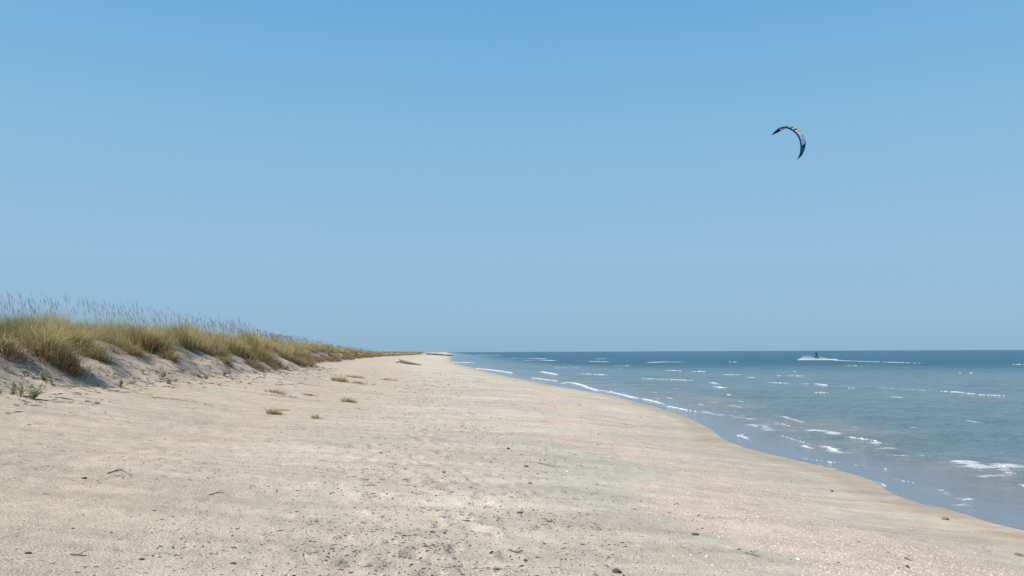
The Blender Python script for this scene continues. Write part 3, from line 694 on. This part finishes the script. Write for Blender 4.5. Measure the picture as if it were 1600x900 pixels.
# ------------------------------------------------------------------ pebbles, shells and sticks that can be told apart
STONE = simple('dark_stone', (.075, .065, .05), .8, .35, 60, .5)
STONE2 = simple('brown_stone', (.17, .13, .085), .85, .3, 60, .5)
WHITE = simple('pale_shell', (.62, .56, .48), .6, .2, 80, .4)
def pebble(px, py, wpx, m, label, flat=.42, name='beach_stone', seed=0, cat='stone'):
    g = ground(px, py); r_ = wpx / 2 * g.length / F; bm = bmesh.new(); bmesh.ops.create_icosphere(bm, subdivisions=3, radius=1)
    rn = random.Random(seed); ph = [rn.uniform(0, 9) for _ in range(3)]
    for v_ in bm.verts:
        c_ = v_.co; k = 1 + .16 * math.sin(c_.x * 3 + ph[0]) * math.cos(c_.y * 2.6 + ph[1]) + .08 * math.sin(c_.z * 5 + c_.x * 4 + ph[2]) + rn.uniform(-.025, .025)
        v_.co = Vector((c_.x * k, c_.y * k * .75, c_.z * k * flat)) * r_
    me = bpy.data.meshes.new(name); bm.to_mesh(me); bm.free(); me.polygons.foreach_set('use_smooth', [True] * len(me.polygons))
    o = link(name, me, m); o.location = (g.x, g.y, g.z + r_ * flat * .45); o.rotation_euler = (rn.uniform(-.15, .15), rn.uniform(-.15, .15), rn.uniform(-.5, .5))
    tag(o, label, cat, 'stones and shells lying on the sand')
def shell_(px, py, wpx, m, label, seed=0):
    g = ground(px, py); r_ = wpx / 2 * g.length / F; rn = random.Random(seed); mb = MB(); K, J = 14, 6
    vs = [(0, -r_ * .8, .0)]; fs = []
    for j in range(1, J + 1):
        for i in range(K + 1):
            a = math.pi * (.08 + .84 * i / K); q = j / J; rr = r_ * 1.7 * q * (1 + .03 * math.cos(i * math.pi))
            vs.append((math.cos(a) * rr * .68, -r_ * .8 + math.sin(a) * rr, r_ * .55 * math.sin(math.pi * min(1, q * .92 + .06)) * math.sin(a) ** .7 + .0015 * (i % 2)))
    for i in range(K): fs.append((0, 1 + i, 2 + i))
    for j in range(J - 1):
        for i in range(K):
            a = 1 + j * (K + 1) + i; fs.append((a, a + K + 1, a + K + 2, a + 1))
    mb.add((vs, fs)); o = mb.build('cockle_shell', m); o.location = (g.x, g.y, g.z + .001); o.rotation_euler = (0, 0, rn.uniform(0, 6.28))
    sol = o.modifiers.new('thickness', 'SOLIDIFY'); sol.thickness = .002
    tag(o, label, 'shell', 'stones and shells lying on the sand')
PB = [(963,895,15,STONE,'largest dark stone at the bottom edge right of centre',.5), (812,802,9,STONE,'dark stone on pale sand below the centre of the photo',.4), (858,817,9,STONE2,'brown stone just right of the dark one on pale sand',.4),
 (665,857,7,STONE,'small black stone low on the trodden strip',.5), (365,881,8,STONE,'black stone near the bottom edge left of centre',.4), (1086,835,11,STONE,'flat dark stone at the edge of the pink shell patch',.35),
 (822,729,8,STONE,'upper dark stone of a stacked looking pair on the beach centre',.35), (828,757,7,STONE,'dark stone a little below the stacked looking pair',.35), (675,832,7,STONE,'dark stone on the trodden strip above the small black one',.5),
 (794,702,6,STONE,'small dark stone on the pale sand ridge',.5), (694,739,8,STONE2,'brown stone in the trodden strip left of the stacked looking pair',.35), (775,891,9,STONE2,'reddish brown stone near the bottom edge at centre',.5),
 (821,877,6,STONE,'little black stone above the bottom edge left of the largest one',.7), (1155,859,6,STONE,'little dark stone on the right part of the grey wet looking patch',.4), (1592,868,12,STONE2,'flat brown piece beside the right border of the photo',.3),
 (1417,886,6,STONE,'small round black stone near the bottom right corner',.7), (1477,812,9,STONE2,'brown lump on the damp sand near the waterline',.5), (44,866,8,STONE,'dark stone in the bottom left corner',.4), (221,875,8,STONE,'dark flat stone near the bottom edge at left',.35),
 (131,749,8,STONE,'small dark stone on warm sand at left',.4), (241,798,7,STONE2,'brown stone alone on pale sand at left',.35), (1300,768,5,STONE,'tiny black stone on the damp sand by the water',.6)]
for i, (a, b_, c_, m_, l_, fl_) in enumerate(PB): pebble(a, b_, c_, m_, l_, fl_, seed=i)
WS = [(886,738,7,'pale shell right of the stacked looking pair of dark stones'), (1105,870,7,'pale shell on the grey patch near the bottom edge'), (950,883,6,'white shell fragment just above the largest dark stone'), (1247,873,8,'white shell at the right end of the grey patch'),
      (380,871,6,'white shell next to the black stone left of centre'), (1080,868,5,'small pale shell left of the pale shell on the grey patch')]
for i, (a, b_, c_, l_) in enumerate(WS): shell_(a, b_, c_, WHITE, l_, i)
WOOD = simple('weathered_wood', (.13, .095, .065), .9, .35, 25, .6)
def stick(pp, r0, label, seed=0):
    rn = random.Random(seed); g0 = ground(*pp[0]); mb = MB(); pts = []
    for a, b_ in pp:
        g = ground(a, b_); pts.append(Vector((g.x, g.y, g.z + r0 * rn.uniform(.5, 1.6))) - g0)
    mb.add(tube(pts, [r0 * (1 - .6 * i / len(pts)) for i in range(len(pts))], 6))
    q = pts[1]; mb.add(tube([q, q + Vector((.03, .05, .02)), q + Vector((.07, .08, .015))], [r0 * .6, r0 * .5, r0 * .2], 5))
    o = mb.build('driftwood_twig', WOOD); o.location = g0; tag(o, label, 'twig', 'twigs lying on the sand')
stick([(168,740),(178,738),(190,735),(198,739),(207,743)], .006, 'bent dark twig on warm sand at left')
stick([(326,774),(337,772),(350,770)], .005, 'short dark twig on pale sand left of the trodden strip', 1)
stick([(795,862),(805,865),(813,867)], .005, 'thin twig left of the largest dark stone', 2)
stick([(1413,872),(1418,875),(1424,878)], .006, 'short dark stick above the small round black stone', 3)
stick([(1165,865),(1176,869),(1186,872)], .006, 'dark twig on the right part of the grey patch', 4)
stick([(840,723),(855,727),(868,730)], .006, 'branching thin twig right of the stacked looking pair', 5)
stick([(110,868),(122,869),(135,870)], .005, 'thin straight twig near the bottom edge at far left', 6)

# driftwood log far up the beach
LOGM = simple('log_bark', (.13, .095, .07), .95, .35, 9, .8)
g0 = ground(624, 567.5); g1 = ground(658, 571)
lg = bpy.data.objects.new('driftwood_log', None); COL.objects.link(lg); lg.location = g0
tag(lg, 'dark driftwood log lying far up the beach near the dune end', 'log')
d_ = g1 - g0
def lp(t_, dz): return d_ * t_ + Vector((0, 0, dz))
MB().add(tube([lp(0, .20), lp(.1, .26), lp(.3, .20), lp(.55, .15), (lp(.8, .10)), lp(1.0, .05)], [.10, .21, .18, .15, .11, .05], 10)).build('trunk', LOGM, lg)
MB().add(tube([lp(.08, .28), lp(.05, .42) + Vector((0, -.1, 0)), lp(0, .5) + Vector((-.1, 0, 0))], [.10, .08, .03], 7)).build('branch', LOGM, lg)
MB().add(tube([lp(.05, .2), lp(-.1, .1) + Vector((0, -.2, 0)), lp(-.18, .02) + Vector((-.1, -.3, 0))], [.09, .07, .03], 7)).build('branch', LOGM, lg)

# far rock groyne / spit
ROCK = simple('groyne_rock', (.085, .08, .08), .9, .4, .8, .5)
gr_ = MB(); p0 = at_z(664, 552.6, .75); p0 = Vector((p0.x, p0.y, 0)); 
pA = at_depth(666, 552.4, 330); pB = at_depth(707, 555.0, 330); rn = random.Random(9)
base = Vector((pA.x, 330, .3))
for i in range(70):
    t_ = i / 69; zt = pA.z + (pB.z - pA.z) * t_
    bm = bmesh.new(); bmesh.ops.create_icosphere(bm, subdivisions=1, radius=rn.uniform(.22, .38))
    vs = [Vector((v_.co.x * rn.uniform(.8, 1.3), v_.co.y * rn.uniform(.8, 1.3), v_.co.z * .7)) + Vector(((pB.x - pA.x) * t_, rn.gauss(0, .5), zt - .3 + rn.uniform(-.25, .0))) for v_ in bm.verts]
    gr_.add((vs, [tuple(v_.index for v_ in f_.verts) for f_ in bm.faces])); bm.free()
o = gr_.build('rock_groyne', ROCK, None, False); o.location = base
tag(o, 'low dark line of rocks where the far beach meets the sea', 'groyne')

# ------------------------------------------------------------------ kite
def kmat(name, col, tr=.35):
    m = simple(name, col, .85, .06, 3, 0, tr); m.node_tree.nodes['Principled BSDF'].inputs['Specular IOR Level'].default_value = .1; return m
K_NAVY = kmat('kite_navy', (.006, .018, .05), .1); K_TEAL = kmat('kite_teal', (.02, .11, .19), .25); K_WHITE = kmat('kite_white', (.93, .93, .97), .3)
K_RED = kmat('kite_red', (.36, .10, .14), .3); K_PALE = kmat('kite_pale', (.30, .42, .42), .3); K_TUBE = simple('kite_tube', (.012, .035, .08), .4, .1, 3)
KD = 113.0
LE = [(1205.8,210.9),(1210.9,205.7),(1216.7,201.2),(1222.4,199.3),(1228,199.2),(1234,200.9),(1239.8,204.2),(1244.6,208.6),(1248.3,214),(1250.6,221),(1251.5,229),(1251,236.2),(1249.2,242.2),(1245.9,248.1)]
TE = [(1206.2,211.3),(1213.5,208.0),(1220.5,204.3),(1227.5,201.0),(1235,198.9),(1242,199.4),(1248.3,203.0),(1253.6,208.3),(1257.2,214.2),(1259,220.8),(1258.6,228.5),(1256.5,236.2),(1252.8,242.8),(1246.3,248.4)]
LEp = [at_depth(a, b_, KD) for a, b_ in LE]; n_ = len(LE)
TEp = [at_depth(a, b_, KD + 1.6 * math.sin(math.pi * (i + .4) / (n_ - .2)) ** .6) for i, (a, b_) in enumerate(TE)]
def crm(P_, t_):
    t_ = max(0, min(len(P_) - 1 - 1e-6, t_)); i = int(t_); f_ = t_ - i; g = lambda k: P_[max(0, min(len(P_) - 1, k))]
    a, b_, c_, d2 = g(i-1), g(i), g(i+1), g(i+2)
    return .5 * ((2*b_) + (c_ - a) * f_ + (2*a - 5*b_ + 4*c_ - d2) * f_**2 + (-a + 3*b_ - 3*c_ + d2) * f_**3)
cen = sum(LEp, Vector()) / n_
kite = bpy.data.objects.new('kite', None); COL.objects.link(kite); kite.location = cen
tag(kite, 'curved inflatable surf kite flying in the clear sky, navy tips with white and red panels', 'kite')
def surf(t_, c_):
    a, b_ = crm(LEp, t_), crm(TEp, t_); p = a.lerp(b_, c_); out = (p - cen - (b_ - a) * .3).normalized()
    return p + out * .12 * math.sin(math.pi * c_) * (b_ - a).length - cen
def panel(t0, t1, m, slant0=0.0, slant1=0.0, c0=0, c1=1):
    mb = MB(); nu, nv = 14, 7; vs = []; fs = []
    for i in range(nu + 1):
        for j in range(nv + 1):
            c_ = c0 + (c1 - c0) * j / nv; t_ = (t0 + slant0 * c_) * (1 - i / nu) + (t1 + slant1 * c_) * i / nu
            vs.append(surf(t_, c_))
    for i in range(nu):
        for j in range(nv): a = i * (nv + 1) + j; fs.append((a, a + 1, a + nv + 2, a + nv + 1))
    mb.add((vs, fs)); o = mb.build('canopy_panel', m, kite)
    return o
panel(0, 2.0, K_NAVY)['label'] = 'dark navy tip panel'
panel(2.0, 3.6, K_PALE); panel(3.6, 4.9, K_TEAL)
panel(4.9, 5.5, K_RED)['label'] = 'striped red panel'; panel(5.5, 5.68, K_WHITE); panel(5.68, 6.3, K_RED)
panel(6.3, 9.9, K_WHITE, 0, -1.1)['label'] = 'large white panel'; panel(9.9, 11.3, K_TEAL, -1.1, 0); panel(11.3, 13, K_NAVY)['label'] = 'dark navy lower tip panel'
tt = [i * 13 / 52 for i in range(53)]
MB().add(tube([crm(LEp, t_) - cen for t_ in tt], [.03 + .095 * abs(math.sin(math.pi * i / 52)) ** .5 for i in range(53)], 10)).build('leading_edge', K_TUBE, kite)
for t_, sl_ in ((2.6, 0), (4.7, 0), (6.5, 0), (8.3, 0), (9.95, -1.1)):
    MB().add(tube([surf(t_ + sl_ * c_, c_) for c_ in (0, .25, .5, .75, .98)], [.075, .07, .06, .05, .03], 8)).build('strut', K_TUBE if t_ > 9 or t_ < 4 else K_WHITE, kite)

# ------------------------------------------------------------------ rider, board, spray
SUIT = simple('wetsuit', (.018, .022, .028), .6, .2, 12); SKIN = simple('skin', (.30, .17, .11), .6, .08, 20); HAIR = simple('hair', (.04, .028, .018), .8, .2, 60)
BOARD = simple('board', (.55, .20, .07), .3, .1, 5); RED = simple('harness', (.02, .02, .022), .6, .2, 10)
rp_ = at_z(1276, 562.6); rz = math.radians(0)
person = bpy.data.objects.new('person', None); COL.objects.link(person); person.location = (rp_.x, rp_.y, .22); person.rotation_euler = (0, 0, R(168)); person.scale = (1.05, 1.05, 1.05)
tag(person, 'kitesurfer in a dark wetsuit standing upright in the white spray', 'person')
J = {'pelvis': (0, 0, .84, .13), 'waist': (.03, 0, .98, .115), 'chest': (.06, 0, 1.18, .15), 'neck0': (.07, 0, 1.36, .075), 'neck': (.06, 0, 1.43, .055), 'head0': (.055, -.01, 1.51, .085), 'head': (.055, -.01, 1.60, .098), 'crown': (.06, 0, 1.68, .06),
     'shL': (-.12, 0, 1.33, .065), 'elL': (-.36, -.1, 1.22, .045), 'wrL': (-.46, -.28, 1.37, .03), 'haL': (-.47, -.35, 1.41, .034),
     'shR': (.25, 0, 1.33, .065), 'elR': (.42, -.12, 1.20, .045), 'wrR': (.34, -.32, 1.34, .03), 'haR': (.31, -.39, 1.38, .034),
     'hipL': (-.10, 0, .78, .10), 'knL': (-.27, -.10, .47, .065), 'anL': (-.25, .02, .10, .042), 'toL': (-.33, -.14, .045, .034),
     'hipR': (.10, 0, .78, .10), 'knR': (.28, -.10, .47, .065), 'anR': (.27, .02, .10, .042), 'toR': (.35, -.14, .045, .034)}
E = [('pelvis','waist'),('waist','chest'),('chest','neck0'),('neck0','neck'),('neck','head0'),('head0','head'),('head','crown'),('chest','shL'),('shL','elL'),('elL','wrL'),('wrL','haL'),
     ('chest','shR'),('shR','elR'),('elR','wrR'),('wrR','haR'),('pelvis','hipL'),('hipL','knL'),('knL','anL'),('anL','toL'),('pelvis','hipR'),('hipR','knR'),('knR','anR'),('anR','toR')]
ks = list(J); me = bpy.data.meshes.new('body'); me.from_pydata([J[k][:3] for k in ks], [(ks.index(a), ks.index(b_)) for a, b_ in E], [])
body = link('body', me, SUIT, person); sk = body.modifiers.new('skin', 'SKIN'); sk.use_smooth_shade = True
for i, k in enumerate(ks): me.skin_vertices[0].data[i].radius = (J[k][3],) * 2; me.skin_vertices[0].data[i].use_root = (k == 'pelvis')
ss = body.modifiers.new('sub', 'SUBSURF'); ss.levels = 2; ss.render_levels = 2
def ellip(c_, r_, name, m, par, sub=2):
    bm = bmesh.new(); bmesh.ops.create_icosphere(bm, subdivisions=sub, radius=1)
    for v_ in bm.verts: v_.co = Vector((v_.co.x * r_[0] + c_[0], v_.co.y * r_[1] + c_[1], v_.co.z * r_[2] + c_[2]))
    me = bpy.data.meshes.new(name); bm.to_mesh(me); bm.free(); me.polygons.foreach_set('use_smooth', [True] * len(me.polygons)); return link(name, me, m, par)
ellip((.055, -.03, 1.575), (.078, .088, .105), 'face', SKIN, person, 3)
ellip((.055, -.122, 1.57), (.014, .02, .022), 'nose', SKIN, person)
ellip((.055, .005, 1.625), (.095, .105, .09), 'hair', HAIR, person, 3)
for s_, hk in ((-1, 'haL'), (1, 'haR')):
    hx, hy, hz = J[hk][:3]; hm = MB()
    bm = bmesh.new(); bmesh.ops.create_cube(bm, size=1); bmesh.ops.bevel(bm, geom=bm.edges[:], offset=.2, segments=2, affect='EDGES'); bm.verts.index_update()
    hm.add(([Vector((hx + v_.co.x * .085, hy - .01 + v_.co.y * .08, hz + v_.co.z * .035)) for v_ in bm.verts], [tuple(v_.index for v_ in f_.verts) for f_ in bm.faces])); bm.free()
    for q, L in zip((-.033, -.011, .011, .033), (.062, .075, .07, .055)):
        p = Vector((hx + q, hy - .04, hz + .005)); hm.add(tube([p, p + Vector((0, -L * .5, .012)), p + Vector((0, -L * .85, -.012)), p + Vector((0, -L * .6, -.038))], [.010, .0095, .009, .007], 6))
    p = Vector((hx - s_ * .04, hy, hz - .01)); hm.add(tube([p, p + Vector((-s_ * .02, -.03, -.02)), p + Vector((-s_ * .012, -.062, -.03))], [.012, .010, .008], 6))
    hm.build('hand', SKIN, person)
MB().add(tube([(.03, 0, .90), (.03, 0, .96), (.035, 0, 1.02)], [.15, .145, .14], 14)).build('harness', RED, person)
# board under the feet
bd = bpy.data.objects.new('kiteboard', None); COL.objects.link(bd); bd.location = (rp_.x, rp_.y, .19)
tag(bd, 'short board under the feet of the kitesurfer, mostly hidden in spray', 'board')
bm_ = MB(); vs = []; fs = []; nx = 16
for i in range(nx + 1):
    x_ = -.68 + 1.36 * i / nx; wv_ = .205 * (1 - abs(x_ / .68) ** 4 * .35); zz = .05 * (x_ / .68) ** 2
    for yy, dz in ((-wv_, 0), (wv_, 0), (wv_, .02), (-wv_, .02)): vs.append((x_, yy, zz + dz))
for i in range(nx):
    for k in range(4): a = i * 4; fs.append((a + k, a + (k + 1) % 4, a + 4 + (k + 1) % 4, a + 4 + k))
fs += [(3, 2, 1, 0), (nx * 4, nx * 4 + 1, nx * 4 + 2, nx * 4 + 3)]; bm_.add((vs, fs)); bm_.build('deck', BOARD, bd)
for sx_ in (-.3, .3): MB().add(tube([(sx_, -.1, .03), (sx_, -.06, .10), (sx_, .02, .12), (sx_, .09, .09), (sx_, .12, .03)], [.02] * 5, 6)).build('foot_strap', RED, bd)
LINE = simple('kite_line', (.5, .55, .6), .6, .05, 5)
# control bar and lines belong to the kite
bar_c = Vector((rp_.x - .08, rp_.y + .36, .22 + 1.39)) - cen
MB().add(tube([bar_c + Vector((-.36, .06, -.01)), bar_c + Vector((.58, -.10, .02))], [.015, .015], 8)).build('control_bar', RED, kite)
for t_, c_, o_ in ((1.2, .9, -.40), (1.6, 0, -.05), (11.4, 0, .0), (12, .9, .32)):
    a = surf(t_, c_); b_ = bar_c + Vector((o_, 0, 0)); pts = [a.lerp(b_, i / 12) + Vector((0, 0, -1.2 * math.sin(math.pi * i / 12))) for i in range(13)]
    MB().add(tube(pts, [.0007] * 13, 4)).build('control_line', LINE, kite)
# spray thrown up round the board: droplets in the air
dv, df = [], []
def drop(p, r_):
    n = len(dv); 
    for q in ((r_,0,0),(-r_,0,0),(0,r_,0),(0,-r_,0),(0,0,r_),(0,0,-r_)): dv.append((p[0]+q[0], p[1]+q[1], p[2]+q[2]))
    for f_ in ((0,2,4),(2,1,4),(1,3,4),(3,0,4),(2,0,5),(1,2,5),(3,1,5),(0,3,5)): df.append(tuple(i + n for i in f_))
rn = random.Random(3)
for i in range(5200):
    t_ = rn.random(); x_ = -4.1 * t_ + .3; env = np.interp(t_, [0, .25, .5, .8, 1], [.10, .6, 1.1, .95, .4])
    z_ = abs(rn.gauss(0, .42)) * env; 
    if z_ > 1.3: continue
    drop((rp_.x + x_ + .12 * z_, rp_.y + rn.gauss(0, .5), z_), rn.uniform(.012, .040) * (1.2 if z_ < .3 else .75))
for i in range(2400):
    t_ = rn.random(); x_ = .1 + 4.2 * t_; env = np.interp(t_, [0, .2, .5, 1], [.12, .5, .25, .06])
    drop((rp_.x + x_, rp_.y + rn.gauss(0, .4), abs(rn.gauss(0, .6)) * env), rn.uniform(.02, .045))
for i in range(3500):
    x_ = rn.uniform(-4.3, 4.5); drop((rp_.x + x_, rp_.y - .2 + rn.gauss(0, .5), abs(rn.gauss(0, .07))), rn.uniform(.03, .07))
o = link('water_spray', np_mesh('water_spray', np.array(dv), np.array(df), True), simple('spray', (.82, .83, .84), .9, .05, 8, 0, .3))
tag(o, 'white spray thrown up around the kitesurfer on the sea', 'spray', kind='stuff')
